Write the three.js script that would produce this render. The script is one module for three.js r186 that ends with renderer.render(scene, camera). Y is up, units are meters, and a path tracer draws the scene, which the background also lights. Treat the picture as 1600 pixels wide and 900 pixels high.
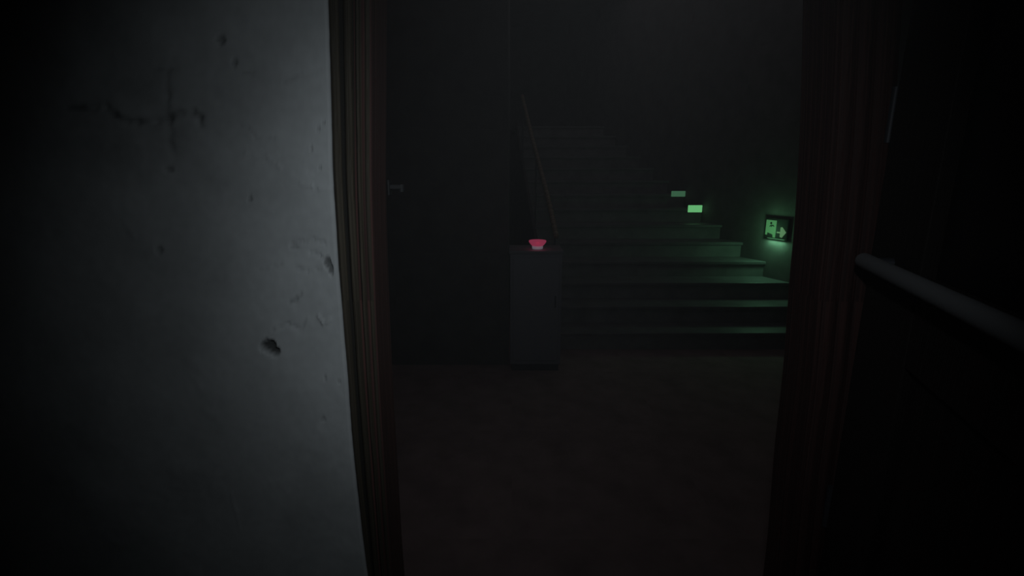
import * as THREE from 'three';
import { RoundedBoxGeometry } from 'three/addons/geometries/RoundedBoxGeometry.js';
import { mergeGeometries, toCreasedNormals } from 'three/addons/utils/BufferGeometryUtils.js';
import { ImprovedNoise } from 'three/addons/math/ImprovedNoise.js';
import { RectAreaLightUniformsLib } from 'three/addons/lights/RectAreaLightUniformsLib.js';

// ------------------------------------------------------------------ camera, sky, lights, exposure
RectAreaLightUniformsLib.init();
const scene = new THREE.Scene();
const EYE = 1.66, PITCH = THREE.MathUtils.degToRad(13), FOV = 60;
const camera = new THREE.PerspectiveCamera(FOV, 16 / 9, 0.03, 60);
camera.position.set(0, EYE, 0);
camera.rotation.x = -PITCH;
scene.add(camera);

scene.background = new THREE.Color().setRGB(0.052, 0.048, 0.052);        // overcast night sky, comes in through the roof hatch

// the hand torch beside the lens: a hot spot inside a wide spill
const TORCH = new THREE.Vector3(0.05, 1.80, -0.08);
function torch(aim, intensity, deg, penumbra) {
  const l = new THREE.SpotLight(new THREE.Color().setRGB(0.84, 0.95, 1.0), intensity, 0, THREE.MathUtils.degToRad(deg), penumbra, 2);
  l.position.copy(TORCH); l.target.position.copy(aim); l.castShadow = true; l.shadow.radius = 0.6; l.shadow.mapSize.set(2048, 2048);
  scene.add(l, l.target);
  return l;
}
torch(new THREE.Vector3(-0.03, 1.525, -0.86), 0.34, 32.2, 1);
torch(new THREE.Vector3(0.01, 1.515, -0.86), 0.30, 52, 0.97);

scene.fog = new THREE.FogExp2(new THREE.Color().setRGB(0.95, 0.93, 0.95), 0.02);      // dusty air, seen in the torch beam

const renderer = new THREE.WebGLRenderer({ antialias: true });
renderer.toneMapping = THREE.LinearToneMapping;
renderer.toneMappingExposure = 1.0;
renderer.shadowMap.enabled = true;

// ------------------------------------------------------------------ helpers
const F = 450 / Math.tan(THREE.MathUtils.degToRad(FOV / 2)), SP = Math.sin(PITCH), CP = Math.cos(PITCH);
function at(px, py, Z) {                           // a pixel of the photograph at the depth Z in front of the lens (world z = -Z)
  const u = (px - 800) / F, v = (450 - py) / F;
  const dy = v * CP - SP, dz = v * SP + CP;
  return new THREE.Vector3(u * Z / dz, EYE + dy * Z / dz, -Z);
}
function lerpTable(t, x) {
  if (x <= t[0][0]) return t[0][1];
  for (let i = 1; i < t.length; i++) if (x <= t[i][0]) {
    const k = (x - t[i - 1][0]) / (t[i][0] - t[i - 1][0]);
    return t[i - 1][1] + k * (t[i][1] - t[i - 1][1]);
  }
  return t[t.length - 1][1];
}
function smooth(t) {                               // table [y, x] -> gently rounded table
  const pts = new THREE.CatmullRomCurve3(t.map(([y, x]) => new THREE.Vector3(x, y, 0)), false, 'centripetal').getPoints(80);
  return pts.map((p) => [p.y, p.x]);
}
let seed = 7;
const rnd = () => { seed = (seed * 1664525 + 1013904223) >>> 0; return seed / 4294967296; };
const noise = new ImprovedNoise();
const n3 = (x, y, z) => noise.noise(x, y, z);
const fbm = (x, y, z, o = 4) => { let s = 0, a = 1; for (let i = 0; i < o; i++) { s += a * n3(x, y, z + 11.3 * i); x *= 2.03; y *= 2.03; a *= 0.5; } return s; };

function tex(w, h, fn, srgb = true) {
  const d = new Uint8Array(w * h * 4);
  for (let j = 0; j < h; j++) for (let i = 0; i < w; i++) {
    const c = fn(i / w, j / h), k = 4 * (j * w + i);
    for (let q = 0; q < 3; q++) d[k + q] = Math.max(0, Math.min(255, Math.round(255 * (Array.isArray(c) ? c[q] : c))));
    d[k + 3] = 255;
  }
  const t = new THREE.DataTexture(d, w, h);
  t.magFilter = THREE.LinearFilter; t.minFilter = THREE.LinearMipmapLinearFilter; t.generateMipmaps = true;
  t.wrapS = t.wrapT = THREE.RepeatWrapping; if (srgb) t.colorSpace = THREE.SRGBColorSpace; t.needsUpdate = true;
  return t;
}
const mat = (o) => new THREE.MeshStandardMaterial({ roughness: 0.8, metalness: 0, side: THREE.DoubleSide, ...o });
const lin = (r, g, b) => new THREE.Color().setRGB(r, g, b);

function mesh(name, g, m, parent = scene) {
  const o = new THREE.Mesh(g, m); o.name = numbered(name, parent); o.castShadow = o.receiveShadow = true; parent.add(o); return o;
}
const used = new Map();
function numbered(name, parent) {
  const key = parent.uuid + name, n = used.get(key) ?? 0; used.set(key, n + 1);
  return n ? `${name}_${String(n).padStart(3, '0')}` : name;
}
function group(name, pos = [0, 0, 0], turn = 0) {
  const g = new THREE.Group(); g.name = numbered(name, scene); g.position.set(...pos); g.rotation.y = turn; scene.add(g); return g;
}
const tag = (o, label, category, grp) => { o.userData.label = label; o.userData.category = category; if (grp) o.userData.group = grp; return o; };
const structure = (o, label) => { o.userData.kind = 'structure'; if (label) o.userData.label = label; return o; };
function box(w, h, d, x, y, z, r = 0) {
  const g = r ? new RoundedBoxGeometry(w, h, d, 2, r) : new THREE.BoxGeometry(w, h, d);
  g.translate(x, y, z); return g;
}
const span = (x0, x1, y0, y1, z0, z1, r) => box(x1 - x0, y1 - y0, z1 - z0, (x0 + x1) / 2, (y0 + y1) / 2, (z0 + z1) / 2, r);
function uvBox(g, s = 1) {                         // uv in metres by dominant normal
  g = g.index ? g.toNonIndexed() : g; g.computeVertexNormals();
  const p = g.attributes.position, n = g.attributes.normal, uv = new Float32Array(p.count * 2);
  for (let i = 0; i < p.count; i++) {
    const a = [Math.abs(n.getX(i)), Math.abs(n.getY(i)), Math.abs(n.getZ(i))], x = p.getX(i), y = p.getY(i), z = p.getZ(i);
    const [u, v] = a[1] > a[0] && a[1] > a[2] ? [x, z] : a[0] > a[2] ? [z, y] : [x, y];
    uv[2 * i] = u * s; uv[2 * i + 1] = v * s;
  }
  g.setAttribute('uv', new THREE.BufferAttribute(uv, 2)); return g;
}
// loft: rows of points (same count) -> surface
function loft(rows, closed = false, crease = 0.6) {
  const nr = rows.length, nc = rows[0].length, pos = [], uv = [], idx = [];
  rows.forEach((r, j) => { let len = 0; r.forEach((p, i) => { if (i) len += p.distanceTo(r[i - 1]); pos.push(p.x, p.y, p.z); uv.push(len, p.y); }); });
  for (let j = 0; j < nr - 1; j++) for (let i = 0; i < (closed ? nc : nc - 1); i++) {
    const a = j * nc + i, b = j * nc + (i + 1) % nc, c = a + nc, d = b + nc;
    idx.push(a, b, d, a, d, c);
  }
  const g = new THREE.BufferGeometry();
  g.setAttribute('position', new THREE.Float32BufferAttribute(pos, 3)); g.setAttribute('uv', new THREE.Float32BufferAttribute(uv, 2));
  g.setIndex(idx); g.computeVertexNormals();
  return crease ? toCreasedNormals(g, crease) : g;
}

// ------------------------------------------------------------------ materials
const blot = tex(256, 256, (u, v) => {
  const s = 0.5 + 0.5 * Math.sin(6.283 * u) * Math.sin(6.283 * v);
  const a = fbm(u * 6, v * 6, 1.5), b = fbm((1 - u) * 6, (1 - v) * 6, 8.1);
  const k = 0.80 + 0.10 * (a * s + b * (1 - s)) + 0.03 * (rnd() - 0.5);
  return [k, k, k];
});
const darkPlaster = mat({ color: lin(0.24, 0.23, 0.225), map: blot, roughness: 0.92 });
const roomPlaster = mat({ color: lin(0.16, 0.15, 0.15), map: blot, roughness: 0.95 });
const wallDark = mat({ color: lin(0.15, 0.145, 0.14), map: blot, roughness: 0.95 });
const carpet = mat({ color: lin(0.40, 0.285, 0.28), map: blot, roughness: 0.96 });
const concrete = mat({ color: lin(0.25, 0.245, 0.255), map: blot, roughness: 0.42 });
const riserMat = mat({ color: lin(0.36, 0.36, 0.36), map: blot, roughness: 0.8 });
const woodTex = tex(128, 512, (u, v) => {
  const g = fbm(u * 22, v * 2.2, 3.7, 4), st = 0.5 + 0.5 * Math.sin(u * 60 + 5 * fbm(u * 4, v * 1.2, 9));
  const k = 0.74 + 0.20 * g + 0.10 * st;
  return [k, k * 0.98, k * 0.95];
});
const woodBump = tex(128, 512, (u, v) => 0.5 + 0.45 * fbm(u * 26, v * 2, 5.1, 4), false);
woodTex.repeat.set(9, 0.7); woodBump.repeat.set(9, 0.7);
const casingWood = mat({ color: lin(0.098, 0.080, 0.056), map: woodTex, bumpMap: woodBump, bumpScale: 0.0015, roughness: 0.75 });
const revealWood = mat({ color: lin(0.13, 0.055, 0.05), map: woodTex, bumpMap: woodBump, bumpScale: 0.001, roughness: 0.8 });
const grooveWood = mat({ color: lin(0.03, 0.026, 0.02), map: woodTex, roughness: 0.85 });
const doorWood = mat({ color: lin(0.055, 0.045, 0.043), map: woodTex, bumpMap: woodBump, bumpScale: 0.001, roughness: 0.7 });
const greySteel = mat({ color: lin(0.24, 0.24, 0.275), roughness: 0.5, metalness: 0.3 });
const darkSteel = mat({ color: lin(0.08, 0.08, 0.095), roughness: 0.5, metalness: 0.3 });
const paleMetal = mat({ color: lin(0.42, 0.43, 0.45), roughness: 0.45, metalness: 0.4 });
const railWood = mat({ color: lin(0.36, 0.28, 0.19), map: woodTex, roughness: 0.55 });

// ------------------------------------------------------------------ the doorway: measured edges, as [picture height, picture x]
const WALL_EDGE = smooth([[-60, 511], [0, 512], [150, 516], [300, 521], [380, 526], [450, 531], [520, 537], [600, 543], [680, 549.5], [760, 557], [830, 565], [900, 573], [960, 581]]);
const JAMB_EDGE = smooth([[-60, 581], [0, 580.5], [150, 580.5], [300, 581], [450, 586], [600, 593], [760, 603], [900, 612], [960, 617]]);
const RIGHT_EDGE = smooth([[-60, 1312], [0, 1310], [200, 1302], [363, 1290], [450, 1281], [600, 1268], [750, 1250], [900, 1236], [960, 1228]]);
const ZW = 0.86, ZC = 0.90, ZB = 1.005, TOP = 2.12, CEIL = 2.5;
// height on a plane Z -> picture y, and the edge's world x there
const pyOf = (Y, Z) => { const t = (Y - EYE) / Z; return 450 - F * (t * CP + SP) / (CP - t * SP); };
const edgeX = (table, Y, Z) => { const py = Math.max(-60, Math.min(960, pyOf(Y, Z))); return at(lerpTable(table, py), py, Z).x; };
const LEVELS = []; for (let i = 0; i <= 90; i++) LEVELS.push(TOP * i / 90);

// ------------------------------------------------------------------ structure: plaster wall on the left
const XL = -2.3;
// marks in the plaster, at picture positions on its face
const mark = (px, py) => { const p = at(px, py, ZW); return [p.x, p.y]; };
const holes = [
  { c: mark(419, 541), r: 0.0125, sx: 1.0, sy: 0.85, d: 0.011 }, { c: mark(428, 549), r: 0.0085, sx: 1.1, sy: 0.8, d: 0.010 },
  { c: mark(512, 411), r: 0.0075, sx: 0.8, sy: 1.2, d: 0.006 }, { c: mark(517, 421), r: 0.006, sx: 0.7, sy: 1.6, d: 0.006 },
  { c: mark(459, 386), r: 0.005, sx: 1.6, sy: 0.8, d: 0.002 }, { c: mark(390, 311), r: 0.004, sx: 1, sy: 1, d: 0.003 },
  { c: mark(345, 62), r: 0.006, sx: 1.2, sy: 1, d: 0.004 }, { c: mark(366, 98), r: 0.005, sx: 1, sy: 1, d: 0.003 }, { c: mark(249, 391), r: 0.006, sx: 1, sy: 1, d: 0.003 },
  { c: mark(264, 265), r: 0.005, sx: 1.4, sy: 1, d: 0.003 }, { c: mark(508, 590), r: 0.003, sx: 1, sy: 1.5, d: 0.002 }, { c: mark(505, 655), r: 0.004, sx: 1.3, sy: 1, d: 0.002 },
  { c: mark(530, 596), r: 0.003, sx: 1, sy: 1, d: 0.002 }, { c: mark(497, 200), r: 0.003, sx: 1, sy: 1, d: 0.002 }, { c: mark(487, 232), r: 0.003, sx: 1, sy: 1, d: 0.002 },
  { c: mark(505, 192), r: 0.003, sx: 1, sy: 1, d: 0.002 }, { c: mark(500, 262), r: 0.003, sx: 1, sy: 1, d: 0.002 },
];
const line = (pts, w, d, dark) => ({ pts: pts.map(([x, y]) => mark(x, y)), w, d, dark });
const cracks = [
  line([[110, 169], [150, 167], [166, 168], [178, 177], [198, 188], [215, 190], [245, 190], [262, 186], [280, 175], [300, 175], [312, 184], [313, 195]], 0.0075, 0.0045, 0.7),
  line([[262, 186], [266, 205], [266, 228], [270, 240]], 0.0075, 0.003, 0.35), line([[262, 186], [262, 150], [262, 112]], 0.007, 0.003, 0.3), line([[240, 110], [276, 107]], 0.0036, 0.003),
  line([[454, 472], [463, 467], [470, 459]], 0.0040, 0.005, 0.6),
  line([[375, 196], [390, 203], [400, 214], [430, 217]], 0.0025, 0.0025),
  line([[455, 382], [472, 377], [492, 375], [508, 380]], 0.0035, 0.006), line([[485, 395], [500, 399], [512, 411]], 0.003, 0.006),
  line([[405, 422], [425, 419], [440, 412]], 0.003, 0.0025), line([[462, 418], [480, 424], [500, 420]], 0.003, 0.005),
  line([[466, 517], [474, 508], [478, 500]], 0.003, 0.003), line([[497, 493], [505, 505], [516, 500]], 0.003, -0.007), line([[425, 516], [450, 507], [470, 513]], 0.003, 0.005),
  line([[360, 770], [368, 800], [375, 830]], 0.003, -0.002), line([[195, 345], [212, 370]], 0.004, -0.002), line([[385, 240], [420, 246], [440, 262]], 0.003, -0.0025),
  line([[500, 110], [470, 116], [445, 128]], 0.004, 0.002), line([[395, 115], [378, 112]], 0.003, 0.002), line([[470, 288], [490, 291], [516, 296]], 0.003, -0.005),
];
function segDist(x, y, a, b) {
  const dx = b[0] - a[0], dy = b[1] - a[1], t = Math.max(0, Math.min(1, ((x - a[0]) * dx + (y - a[1]) * dy) / (dx * dx + dy * dy + 1e-12)));
  return Math.hypot(x - a[0] - t * dx, y - a[1] - t * dy);
}
function marks(x, y) {                             // [depth, darkness of the exposed render]
  let d = 0, k = 0;
  for (const h of holes) {
    const q = Math.hypot((x - h.c[0]) / h.sx, (y - h.c[1]) / h.sy) / h.r * (1 + 0.28 * n3(x * 240, y * 240, 4));
    if (q < 1.4) { const s = Math.max(0, Math.min(1, (1.25 - q) / 0.5)); d = Math.max(d, h.d * s); k = Math.max(k, s * Math.min(1, h.d / 0.008)); }
  }
  for (const c of cracks) for (let i = 1; i < c.pts.length; i++) {
    const q = segDist(x + 0.002 * n3(x * 130, y * 130, 2), y + 0.002 * n3(x * 130, y * 130, 7), c.pts[i - 1], c.pts[i]) / c.w;
    if (q < 2) { const s = Math.exp(-q * q * 1.6); d += (c.d > 0 ? 0.6 : 0.6) * c.d * s * (0.7 + 0.5 * n3(x * 90, y * 90, 3)); if (c.d > 0) k = Math.max(k, (c.dark ?? 0.22) * s * Math.max(0, 0.5 + n3(x * 35, y * 35, 9))); }
  }
  return [d, k];
}
function relief(x, y) {
  return 0.0030 * fbm(x * 5, y * 4, 0.3, 2) + 0.0005 * fbm(x * 26, y * 26, 2.2, 3) + 0.00012 * fbm(x * 150, y * 150, 6.6, 2) + 0.0018 * Math.max(0, fbm(x * 14, y * 12, 5.5, 3) - 0.25);
}
{
  const NX = 420, NY = 520, rows = [], YT = CEIL, wear = [];
  for (let j = 0; j <= NY; j++) {
    const Y = YT * j / NY, ex = edgeX(WALL_EDGE, Y, ZW), r = 0.006, row = [], k = [];
    for (let i = 0; i <= NX; i++) {
      const t = i / NX, x = XL + (ex - r - XL) * (1 - Math.pow(1 - t, 1.9)), [d, s] = marks(x, Y);
      row.push(new THREE.Vector3(x, Y, -ZW + relief(x, Y) - d)); k.push(s);
    }
    const z0 = row[NX].z, e = 0.0004 * fbm(Y * 40, 3.3, 1.2, 2) + 0.0010 * n3(Y * 9, 0.2, 3);
    for (const a of [0.35, 0.7, 1.1, 1.5708]) { row.push(new THREE.Vector3(ex - r + (r + e) * Math.sin(a), Y, z0 - r * (1 - Math.cos(a)))); k.push(0); }
    row.push(new THREE.Vector3(ex - 0.010, Y, -0.880)); k.push(0); row.push(new THREE.Vector3(ex - 0.012, Y, -0.905)); k.push(0);
    rows.push(row); wear.push(...k);
  }
  const g = loft(rows, false, 0);
  // base colour: off-white limewash, greyer where it has worn through, dark where it has broken off
  const p = g.attributes.position, col = new Float32Array(p.count * 3);
  for (let i = 0; i < p.count; i++) {
    const x = p.getX(i), y = p.getY(i), k = wear[i];
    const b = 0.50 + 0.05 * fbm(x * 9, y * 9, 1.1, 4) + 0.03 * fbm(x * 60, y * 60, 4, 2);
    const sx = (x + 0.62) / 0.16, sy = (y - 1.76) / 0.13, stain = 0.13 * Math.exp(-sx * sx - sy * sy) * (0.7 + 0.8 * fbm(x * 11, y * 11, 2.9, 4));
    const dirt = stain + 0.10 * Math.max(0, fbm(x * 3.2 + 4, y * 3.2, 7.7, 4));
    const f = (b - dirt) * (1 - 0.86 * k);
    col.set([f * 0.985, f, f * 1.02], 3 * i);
  }
  g.setAttribute('color', new THREE.BufferAttribute(col, 3));
  const w = mesh('wall_left', g, mat({ vertexColors: true, roughness: 0.9 }));
  const back = mesh('wall_core', uvBox(mergeGeometries([span(XL, -0.34, 0, CEIL, -ZB, -0.885), span(XL, -0.20, TOP, CEIL, -ZB, -0.91)].map((q) => q.toNonIndexed()))), roomPlaster, w);
  structure(w, 'uneven off-white plaster wall with cracks and a dark chipped hole');
}

// ------------------------------------------------------------------ structure: left door trim (fluted casing + jamb)
function strip(s0, s1, base, rise, round) {       // a moulding between two fractions of the casing width
  const rows = LEVELS.map((Y) => {
    const a = edgeX(WALL_EDGE, Y, ZC) - 0.010, b = edgeX(JAMB_EDGE, Y, ZC), row = [];
    const wob = 0.0008 * fbm(Y * 6, s0 * 9, 2.4, 3);
    const X = (s) => a + (b - a) * s + wob;
    row.push(new THREE.Vector3(X(s0), Y, -ZC + base - 0.014));
    for (let i = 0; i <= 8; i++) {
      const t = i / 8, h = round ? Math.pow(Math.sin(Math.PI * (0.08 + 0.84 * t)), 0.6) : Math.min(1, Math.min(t, 1 - t) * 10 + 0.5);
      row.push(new THREE.Vector3(X(s0 + (s1 - s0) * t), Y, -ZC + base + rise * h + 0.0004 * fbm(Y * 22, s0 * 50 + t * 4, 1, 2)));
    }
    row.push(new THREE.Vector3(X(s1), Y, -ZC + base - 0.014));
    return row;
  });
  return loft(rows, false, 0.7);
}
{
  const t = group('trim_1'); structure(t, 'fluted dark brown timber door casing beside the plaster wall');
  mesh('backing_board', strip(0, 0.975, -0.006, 0.002, false), grooveWood, t);
  // fractions of casing (plaster edge .. jamb edge)
  for (const [a, b, h] of [[0.14, 0.33, 0.010], [0.43, 0.60, 0.013], [0.67, 0.79, 0.012], [0.85, 0.98, 0.009]]) mesh('bead', strip(a, b, -0.004, h, true), casingWood, t);
  const jamb = LEVELS.map((Y) => {
    const x = edgeX(JAMB_EDGE, Y, ZC), w = 0.0005 * n3(Y * 9, 1, 2);
    return [[x - 0.03, -ZC - 0.002], [x - 0.002, -ZC + 0.002], [x, -ZC], [x + w, -ZC - 0.05], [x, -ZB + 0.002], [x - 0.002, -ZB], [x - 0.05, -ZB - 0.001]].map(([X, z]) => new THREE.Vector3(X, Y, z));
  });
  mesh('jamb', loft(jamb, false, 0.5), revealWood, t);
  // small latch keeper standing off the jamb
  const k = at(608, 293, 0.985), g1 = box(0.004, 0.030, 0.022, 0.001, 0, 0, 0.0015), g2 = box(0.026, 0.010, 0.012, 0.013, 0.001, 0, 0.003), g3 = new THREE.CylinderGeometry(0.0055, 0.0055, 0.014, 14);
  g3.translate(0.024, -0.001, 0);
  const kp = mesh('latch_keeper', mergeGeometries([g1, g2, g3].map((q) => q.index ? q.toNonIndexed() : q)), mat({ color: lin(0.018, 0.018, 0.02), roughness: 0.7, metalness: 0.2 }), t);
  kp.position.copy(k); kp.userData.label = 'small grey metal latch keeper on the jamb';
}
// right door trim
{
  const t = group('trim_2'); structure(t, 'dark reddish timber door jamb and casing on the right');
  const jamb = LEVELS.map((Y) => {
    const x = edgeX(RIGHT_EDGE, Y, ZC);
    return [[x + 0.05, -ZB - 0.001], [x + 0.002, -ZB], [x, -ZB + 0.002], [x, -ZC - 0.002], [x + 0.002, -ZC + 0.001], [x + 0.03, -ZC - 0.001]].map(([X, z]) => new THREE.Vector3(X, Y, z));
  });
  mesh('jamb', loft(jamb, false, 0.5), revealWood, t);
  for (const [a, b, h] of [[0.006, 0.030, 0.008], [0.034, 0.058, 0.010], [0.062, 0.100, 0.012]]) {
    const rows = LEVELS.map((Y) => {
      const x = edgeX(RIGHT_EDGE, Y, ZC), row = [new THREE.Vector3(x + a, Y, -ZC - 0.006)];
      for (let i = 0; i <= 6; i++) row.push(new THREE.Vector3(x + a + (b - a) * i / 6, Y, -ZC + h * Math.pow(Math.sin(Math.PI * (0.1 + 0.8 * i / 6)), 0.6)));
      row.push(new THREE.Vector3(x + b, Y, -ZC - 0.006)); return row;
    });
    mesh('bead', loft(rows, false, 0.7), revealWood, t);
  }
}
// head of the doorway and the wall above and to the right of it
{
  const h = mesh('trim_3', span(-0.36, 0.75, TOP - 0.02, TOP + 0.08, -ZB, -ZC + 0.012, 0.004), casingWood); structure(h, 'dark timber door head above the opening');
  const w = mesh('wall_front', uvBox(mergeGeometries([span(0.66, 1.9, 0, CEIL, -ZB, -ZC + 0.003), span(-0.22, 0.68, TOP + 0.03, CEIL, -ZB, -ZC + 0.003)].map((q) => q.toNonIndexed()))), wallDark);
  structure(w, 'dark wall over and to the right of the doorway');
}

// ------------------------------------------------------------------ structure: the near room and the stair hall
const Z0 = 4.21, RUN = 0.324, RISE = 0.173, NSTEP = 14;
const hallCeil = 4.3;
const sideP = at(1195, 409, 1);                    // where the steps end against the slanting right wall
// wall line through two step ends
const WA = (() => { const Z = Z0 + 4 * RUN; const p = at(1197, 409, Z); return [p.x, Z]; })();
const WB = (() => { const Z = Z0 + 8 * RUN; const p = at(1071, 305, Z); return [p.x, Z]; })();
const wallX = (Z) => WA[0] + (WB[0] - WA[0]) * (Z - WA[1]) / (WB[1] - WA[1]);
const leftX = (Z) => 0.42 - 0.075 * (Z - Z0);
{
  structure(mesh('floor', uvBox(span(XL - 0.1, 4.9, -0.15, 0, -10.2, 1.6)), carpet), 'dark reddish brown floor');
  structure(mesh('ceiling', uvBox(span(XL - 0.1, 2.0, CEIL, CEIL + 0.12, -ZB, 1.6)), wallDark), 'dark ceiling of the near room');
  // stair hall ceiling with a roof hatch over the flight
  const hx0 = -1.4, hx1 = 3.4, hz0 = 1.7, hz1 = 8.2;
  const c = mesh('ceiling_001', uvBox(mergeGeometries([
    span(XL - 0.1, hx0, hallCeil, hallCeil + 0.15, -10.2, -ZB), span(hx1, 4.9, hallCeil, hallCeil + 0.15, -10.2, -ZB),
    span(hx0, hx1, hallCeil, hallCeil + 0.15, -hz0, -ZB), span(hx0, hx1, hallCeil, hallCeil + 0.15, -10.2, -hz1)].map((q) => q.toNonIndexed()))), wallDark);
  structure(c, 'dark ceiling of the stair hall with an open roof hatch');
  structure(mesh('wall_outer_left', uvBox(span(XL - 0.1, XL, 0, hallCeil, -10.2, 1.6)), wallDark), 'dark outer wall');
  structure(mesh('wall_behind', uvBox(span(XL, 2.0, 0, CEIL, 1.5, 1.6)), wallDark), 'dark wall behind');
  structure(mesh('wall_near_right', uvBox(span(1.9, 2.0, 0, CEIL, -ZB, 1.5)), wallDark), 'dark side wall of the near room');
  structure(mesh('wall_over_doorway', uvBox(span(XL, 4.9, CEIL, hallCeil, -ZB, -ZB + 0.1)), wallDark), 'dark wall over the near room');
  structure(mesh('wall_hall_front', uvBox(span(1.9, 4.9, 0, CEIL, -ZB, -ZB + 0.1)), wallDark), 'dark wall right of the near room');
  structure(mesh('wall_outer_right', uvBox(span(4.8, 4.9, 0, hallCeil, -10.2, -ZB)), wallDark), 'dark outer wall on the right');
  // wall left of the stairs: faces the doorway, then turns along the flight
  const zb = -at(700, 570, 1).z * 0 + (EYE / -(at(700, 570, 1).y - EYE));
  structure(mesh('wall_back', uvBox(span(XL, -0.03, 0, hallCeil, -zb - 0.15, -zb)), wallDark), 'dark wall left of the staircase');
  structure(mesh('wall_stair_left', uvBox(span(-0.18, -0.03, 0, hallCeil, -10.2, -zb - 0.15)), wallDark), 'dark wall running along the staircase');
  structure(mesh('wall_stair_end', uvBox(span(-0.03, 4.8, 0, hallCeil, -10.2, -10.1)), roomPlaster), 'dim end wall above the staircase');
  // slanting wall on the right of the stairs
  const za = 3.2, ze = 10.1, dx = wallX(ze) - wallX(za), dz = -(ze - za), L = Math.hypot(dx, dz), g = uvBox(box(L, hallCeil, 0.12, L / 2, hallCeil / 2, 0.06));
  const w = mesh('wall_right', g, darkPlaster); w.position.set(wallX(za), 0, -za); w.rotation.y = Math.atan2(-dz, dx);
  structure(w, 'dim plaster wall on the right of the staircase carrying the exit sign');
}

// ------------------------------------------------------------------ staircase
{
  const s = group('staircase', [leftX(Z0), 0, -Z0]); tag(s, 'straight grey staircase rising away beside the slanting wall with the exit sign', 'staircase');
  const ox = leftX(Z0), oz = -Z0;
  const prism = (poly, y0, y1, bevel) => {        // poly in [x, Z] world
    const sh = new THREE.Shape(poly.map(([x, Z]) => new THREE.Vector2(x - ox, Z - Z0)));
    const g = new THREE.ExtrudeGeometry(sh, { depth: y1 - y0 - 2 * bevel, bevelEnabled: bevel > 0, bevelThickness: bevel, bevelSize: bevel, bevelOffset: -bevel, bevelSegments: 2 });
    g.translate(0, 0, bevel); g.rotateX(Math.PI / 2); g.scale(1, 1, -1); // shape y -> +z, flip to -Z; depth -> -y
    g.translate(0, y1, 0);
    const idx = g.index; if (!idx) { const p = g.attributes.position; for (const name of Object.keys(g.attributes)) { const a = g.attributes[name], n = a.itemSize; for (let i = 0; i < a.count; i += 3) for (let q = 0; q < n; q++) { const t = a.array[(i + 1) * n + q]; a.array[(i + 1) * n + q] = a.array[(i + 2) * n + q]; a.array[(i + 2) * n + q] = t; } } }
    return uvBox(g);
  };
  for (let k = 1; k <= NSTEP; k++) {
    const zf = Z0 + RUN * k, zr = k === NSTEP ? 10.08 : zf + RUN + 0.03;
    mesh('riser', prism([[leftX(zf), zf + 0.022], [wallX(zf + 0.022), zf + 0.022], [wallX(zf + 0.05), zf + 0.05], [leftX(zf + 0.05), zf + 0.05]], RISE * (k - 1), RISE * k - 0.034, 0), riserMat, s);
    mesh('tread', prism([[leftX(zf), zf], [wallX(zf), zf], [wallX(zr), zr], [leftX(zr), zr]], RISE * k - 0.036, RISE * k, 0.006), concrete, s);
  }
  // closed string on the open left side
  const zt = Z0 + RUN * NSTEP, sh = new THREE.Shape([[Z0 + RUN - 0.02, 0], [Z0 + RUN - 0.02, RISE + 0.06], [zt, RISE * NSTEP + 0.06], [zt, 0]].map(([z, y]) => new THREE.Vector2(z - Z0, y)));
  const g = new THREE.ExtrudeGeometry(sh, { depth: 0.035, bevelEnabled: false }); g.rotateY(Math.PI / 2); g.translate(-0.035, 0, 0);
  const p = g.attributes.position; for (let i = 0; i < p.count; i++) p.setX(i, p.getX(i) + leftX(Z0 - p.getZ(i)) - ox);
  mesh('stringer', uvBox(g), doorWood, s);
}

// handrail: rail along the left of the flight on slim posts
{
  const P = [[869, 368, 0.85], [855, 305, 2.9], [838, 240, 5.5], [824, 185, 8.2], [816, 150, 10.2]].map(([px, py, k]) => at(px, py, Z0 + RUN * k));
  const r = group('handrail', [leftX(Z0 + RUN) + 0.03, 0, -(Z0 + RUN)]); tag(r, 'slim wooden handrail climbing the left side of the staircase', 'handrail');
  const o = r.position, cv = new THREE.CatmullRomCurve3(P.map((q) => q.clone().sub(o)));
  mesh('rail', new THREE.TubeGeometry(cv, 40, 0.026, 12), railWood, r);
  const cap = new THREE.SphereGeometry(0.026, 14, 10); const c0 = cv.getPoint(0); cap.translate(c0.x, c0.y, c0.z);
  mesh('end_cap', cap, railWood, r);
  for (const t of [0.02, 0.5, 0.97]) {
    const q = cv.getPoint(t), Z = -(q.z + o.z), k = Math.max(0, Math.floor((Z - Z0) / RUN)), y0 = RISE * k;
    mesh('post', new THREE.CylinderGeometry(0.011, 0.011, q.y - y0, 10).translate(q.x, (q.y + y0) / 2, q.z), darkSteel, r);
  }
}

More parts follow.
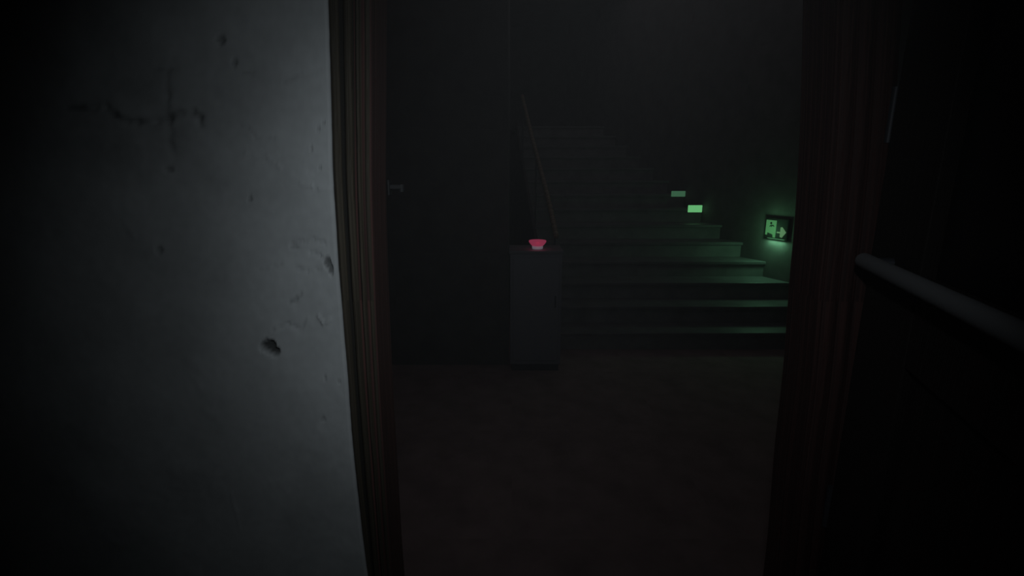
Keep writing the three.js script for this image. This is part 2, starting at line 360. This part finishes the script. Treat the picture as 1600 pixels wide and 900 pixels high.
// ------------------------------------------------------------------ exit sign on the slanting wall
const wallDir = new THREE.Vector3(WB[0] - WA[0], 0, -(WB[1] - WA[1])).normalize();        // away along the wall
const wallNormal = new THREE.Vector3(wallDir.z, 0, -wallDir.x); if (wallNormal.x > 0) wallNormal.negate();
const onWall = (px, py) => {                       // pixel -> point on the slanting wall
  let lo = 2, hi = 10; for (let i = 0; i < 50; i++) { const m = (lo + hi) / 2; (at(px, py, m).x < wallX(m)) ? lo = m : hi = m; }
  return at(px, py, lo);
};
{
  const c = onWall(1216, 357), r = group('exit_sign', c.toArray(), Math.atan2(wallNormal.x, wallNormal.z));
  tag(r, 'small green glowing exit sign with running figure, doorway and arrow', 'sign');
  // local x runs along the wall towards the camera side of the picture's right
  const a = onWall(1200.5, 357), b = onWall(1233, 357), W = a.distanceTo(b), H = 0.19;
  mesh('housing', box(W + 0.03, H + 0.03, 0.03, 0, 0, 0.015, 0.006), mat({ color: lin(0.01, 0.012, 0.01), roughness: 0.9 }), r);
  const glow = mat({ color: lin(0.004, 0.008, 0.004), emissive: lin(0.052, 0.20, 0.068), emissiveIntensity: 1, roughness: 1 });
  const glow2 = mat({ color: lin(0.004, 0.008, 0.004), emissive: lin(0.085, 0.19, 0.085), emissiveIntensity: 1, roughness: 1 });
  const dark = mat({ color: lin(0.002, 0.004, 0.003), roughness: 1 });
  const S = (pts) => { const s = new THREE.Shape(); pts.forEach(([x, y], i) => i ? s.lineTo(x, y) : s.moveTo(x, y)); s.closePath(); return s; };
  const X = (u) => -W / 2 + W * u, Y = (v) => H * (v - 0.5);
  const plate = (shape, z, d) => { const g = new THREE.ExtrudeGeometry(shape, { depth: d, bevelEnabled: false, curveSegments: 14 }); g.translate(0, 0, z); return g; };
  // lit doorway with the figure cut out of it
  const dsh = S([[X(0.0), Y(0.10)], [X(0.09), Y(0.10)], [X(0.10), Y(0.24)], [X(0.36), Y(0.15)], [X(0.39), Y(-0.02)], [X(0.50), Y(-0.02)], [X(0.50), Y(0.95)], [X(0.0), Y(0.95)]]);
  const head = new THREE.Path(); head.absellipse(X(0.24), Y(0.78), W * 0.055, H * 0.075, 0, Math.PI * 2); dsh.holes.push(head);
  const body = new THREE.Path(); [[0.22, 0.68], [0.36, 0.70], [0.42, 0.62], [0.38, 0.58], [0.33, 0.62], [0.30, 0.61], [0.28, 0.54], [0.23, 0.60], [0.18, 0.56], [0.16, 0.60]].forEach(([u, v], i) => i ? body.lineTo(X(u), Y(v)) : body.moveTo(X(u), Y(v))); body.closePath(); dsh.holes.push(body);
  mesh('face', box(W + 0.012, H + 0.012, 0.002, 0, 0, 0.031), dark, r);
  mesh('doorway_symbol', plate(dsh, 0.032, 0.003), glow, r);
  const ash = S([[X(0.56), Y(0.34)], [X(0.72), Y(0.34)], [X(0.72), Y(0.60)], [X(0.80), Y(0.62)], [X(1.0), Y(0.34)], [X(0.82), Y(0.02)], [X(0.72), Y(0.06)], [X(0.72), Y(0.26)], [X(0.56), Y(0.26)]]);
  mesh('arrow_symbol', plate(ash, 0.032, 0.003), glow2, r);
  const l = new THREE.PointLight(new THREE.Color().setRGB(0.30, 1.0, 0.46), 0.08, 0, 2);
  l.position.set(0, -0.02, 0.12); l.shadow.radius = 2; l.castShadow = true; r.add(l);
  // lit slot in the underside
  mesh('light_slot', box(W * 0.8, 0.004, 0.020, 0, -H / 2 - 0.0165, 0.016), mat({ color: lin(0.02, 0.05, 0.03), emissive: lin(0.10, 0.34, 0.15), roughness: 1 }), r);
  const dl = new THREE.RectAreaLight(new THREE.Color().setRGB(0.34, 1.0, 0.55), 34, W * 0.8, 0.020);
  dl.position.set(0, -H / 2 - 0.026, 0.030); dl.rotation.set(-Math.PI / 2 - 0.45, 0, 0); r.add(dl);
}

// ------------------------------------------------------------------ green step lights near the wall end of two upper risers
{
  const make = (x0, x1, yTop, yBot, k, col, power, label) => {
    const Z = Z0 + RUN * k + 0.022, a = at(x0, yTop, Z), b = at(x1, yBot, Z), w = b.x - a.x, h = a.y - b.y;
    const r = group('step_light', [(a.x + b.x) / 2, b.y, -Z]); tag(r, label, 'lamp', 'green lights on the upper steps');
    mesh('case', box(w, h, 0.02, 0, h / 2, 0.010, 0.004), mat({ color: lin(0.02, 0.03, 0.02), roughness: 0.6 }), r);
    const ln = new RoundedBoxGeometry(w * 0.96, h * 0.92, 0.014, 3, 0.006); ln.translate(0, h * 0.5, 0.022);
    mesh('lens', ln, mat({ color: lin(0.1, 0.25, 0.1), emissive: col, roughness: 0.5 }), r);
    const l = new THREE.RectAreaLight(new THREE.Color().setRGB(0.3, 1, 0.4), power, w * 0.8, h * 0.5); l.position.set(0, h * 0.5, 0.035); l.rotation.y = Math.PI; r.add(l);
  };
  make(1074, 1096, 320, 332, 7, lin(0.13, 0.46, 0.17), 0.5, 'brighter and lower of two small green step lights');
  make(1048, 1070, 298, 307.5, 8, lin(0.035, 0.105, 0.055), 0.12, 'dimmer and higher of two small green step lights');
}

// ------------------------------------------------------------------ cabinet with the red lamp
const ZCAB = 4.02;
{
  const bl = at(797, 582, ZCAB), br = at(875, 582, ZCAB), w = br.x - bl.x, cx = (bl.x + br.x) / 2, top = at(836, 392, ZCAB).y;
  const r = group('cabinet', [cx, 0, -ZCAB - 0.17]); tag(r, 'tall narrow grey metal cabinet standing at the foot of the staircase', 'cabinet');
  const d = 0.34;
  mesh('plinth', box(w - 0.03, 0.06, d - 0.03, 0, 0.03, 0), darkSteel, r);
  mesh('body', box(w, top - 0.085, d, 0, 0.06 + (top - 0.085) / 2, 0, 0.006), greySteel, r);
  mesh('top', box(w + 0.016, 0.028, d + 0.016, 0, top - 0.014, 0, 0.006), mat({ color: lin(0.20, 0.20, 0.22), roughness: 0.5, metalness: 0.2 }), r);
  const door = mesh('door', box(w - 0.05, top - 0.16, 0.014, 0, 0.06 + (top - 0.085) / 2, d / 2 + 0.006, 0.004), greySteel, r);
  mesh('handle', new THREE.CapsuleGeometry(0.006, 0.09, 4, 10).translate(w / 2 - 0.055, 0.62, d / 2 + 0.030), darkSteel, door);
  // lamp
  const a = at(826.5, 377, ZCAB + 0.05), b = at(854.5, 392, ZCAB + 0.05), lw = b.x - a.x, base = top, lh = a.y - top;
  const g = group('warning_lamp', [(a.x + b.x) / 2, base, -ZCAB - 0.12]); tag(g, 'small red glowing warning lamp with a pale base on top of the cabinet', 'lamp');
  const R = lw / 2;
  const prof = (pts) => new THREE.LatheGeometry(pts.map(([x, y]) => new THREE.Vector2(x * R, y * lh)), 32);
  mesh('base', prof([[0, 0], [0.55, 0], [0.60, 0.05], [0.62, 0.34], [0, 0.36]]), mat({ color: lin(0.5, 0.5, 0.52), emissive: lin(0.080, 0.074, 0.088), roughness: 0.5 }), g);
  mesh('lens', prof([[0, 0.36], [0.62, 0.36], [0.80, 0.55], [0.97, 0.80], [0.99, 0.92], [0.93, 0.98], [0, 1.0]]), mat({ color: lin(0.20, 0.02, 0.04), emissive: lin(0.19, 0.022, 0.050), roughness: 0.8 }), g);
  const l = new THREE.PointLight(new THREE.Color().setRGB(1, 0.10, 0.2), 0.0010, 0, 2); l.position.set(0, lh * 0.7, R + 0.02); l.castShadow = true; g.add(l);
}

// ------------------------------------------------------------------ open door leaf on the right: half glazed, with a horizontal bar
{
  const P1 = at(1350, 407, 0.813), P2 = at(1530, 491, 0.487);            // ends of the bar's visible length
  const dir = P2.clone().sub(P1); dir.y = 0; dir.normalize();
  const hinge = P1.clone().addScaledVector(dir, -0.085); hinge.y = 0;
  const d = group('door_1', hinge.toArray(), Math.atan2(-dir.z, dir.x)); structure(d, 'dark wooden door leaf standing open on the right');
  // local x = from hinge to free edge, local z: + side faces the camera's left after the turn
  const side = new THREE.Vector3(0, 0, 1).applyAxisAngle(new THREE.Vector3(0, 1, 0), d.rotation.y).x < 0 ? 1 : -1;
  const T = 0.042, Wd = 0.76, Hd = 2.06, hb = P1.y, t = -side * (T / 2 + 0.035);
  const inv = (p) => d.worldToLocal(p.clone()); d.updateMatrixWorld(true);
  const st = inv(at(1405, 200, 0.71)).x;                                // where the glass begins
  const B = (x0, x1, y0, y1, r = 0.004) => box(x1 - x0, y1 - y0, T, (x0 + x1) / 2, (y0 + y1) / 2, t, r);
  mesh('stile', B(0, st, 0.01, Hd), doorWood, d); mesh('stile', B(Wd - 0.11, Wd, 0.01, Hd), doorWood, d);
  mesh('rail', B(st, Wd - 0.11, Hd - 0.12, Hd), doorWood, d);
  mesh('rail', B(st, Wd - 0.11, hb - 0.14, hb - 0.005), doorWood, d);
  mesh('rail', B(st, Wd - 0.11, 0.01, 0.24), doorWood, d);
  mesh('panel', box(Wd - 0.11 - st, hb - 0.38, 0.018, (st + Wd - 0.11) / 2, 0.24 + (hb - 0.38) / 2, t), doorWood, d);
  mesh('glass', box(Wd - 0.11 - st, Hd - 0.12 - hb + 0.005, 0.004, (st + Wd - 0.11) / 2, (hb - 0.005 + Hd - 0.12) / 2, t), new THREE.MeshPhysicalMaterial({ color: lin(0.35, 0.38, 0.42), roughness: 0.5, transmission: 1, thickness: 0 }), d);
  const bar = mesh('bar', new THREE.CapsuleGeometry(0.0125, 0.58, 6, 14).rotateZ(Math.PI / 2).translate(0.085 + 0.29, hb, 0), mat({ color: lin(0.24, 0.24, 0.25), roughness: 0.85, metalness: 0.1 }), d);
  bar.userData.label = 'grey horizontal bar across the door leaf';
  for (const x of [0.10, 0.64]) mesh('bracket', new THREE.CylinderGeometry(0.007, 0.009, 0.04, 10).rotateX(Math.PI / 2).translate(x, hb, -side * 0.018), darkSteel, d);
  for (const y of [0.25, 1.0, 1.755]) mesh('hinge', new THREE.CylinderGeometry(0.007, 0.007, 0.09, 12).translate(-0.006, y, t + side * T / 2), darkSteel, d);
}

renderer.render(scene, camera);
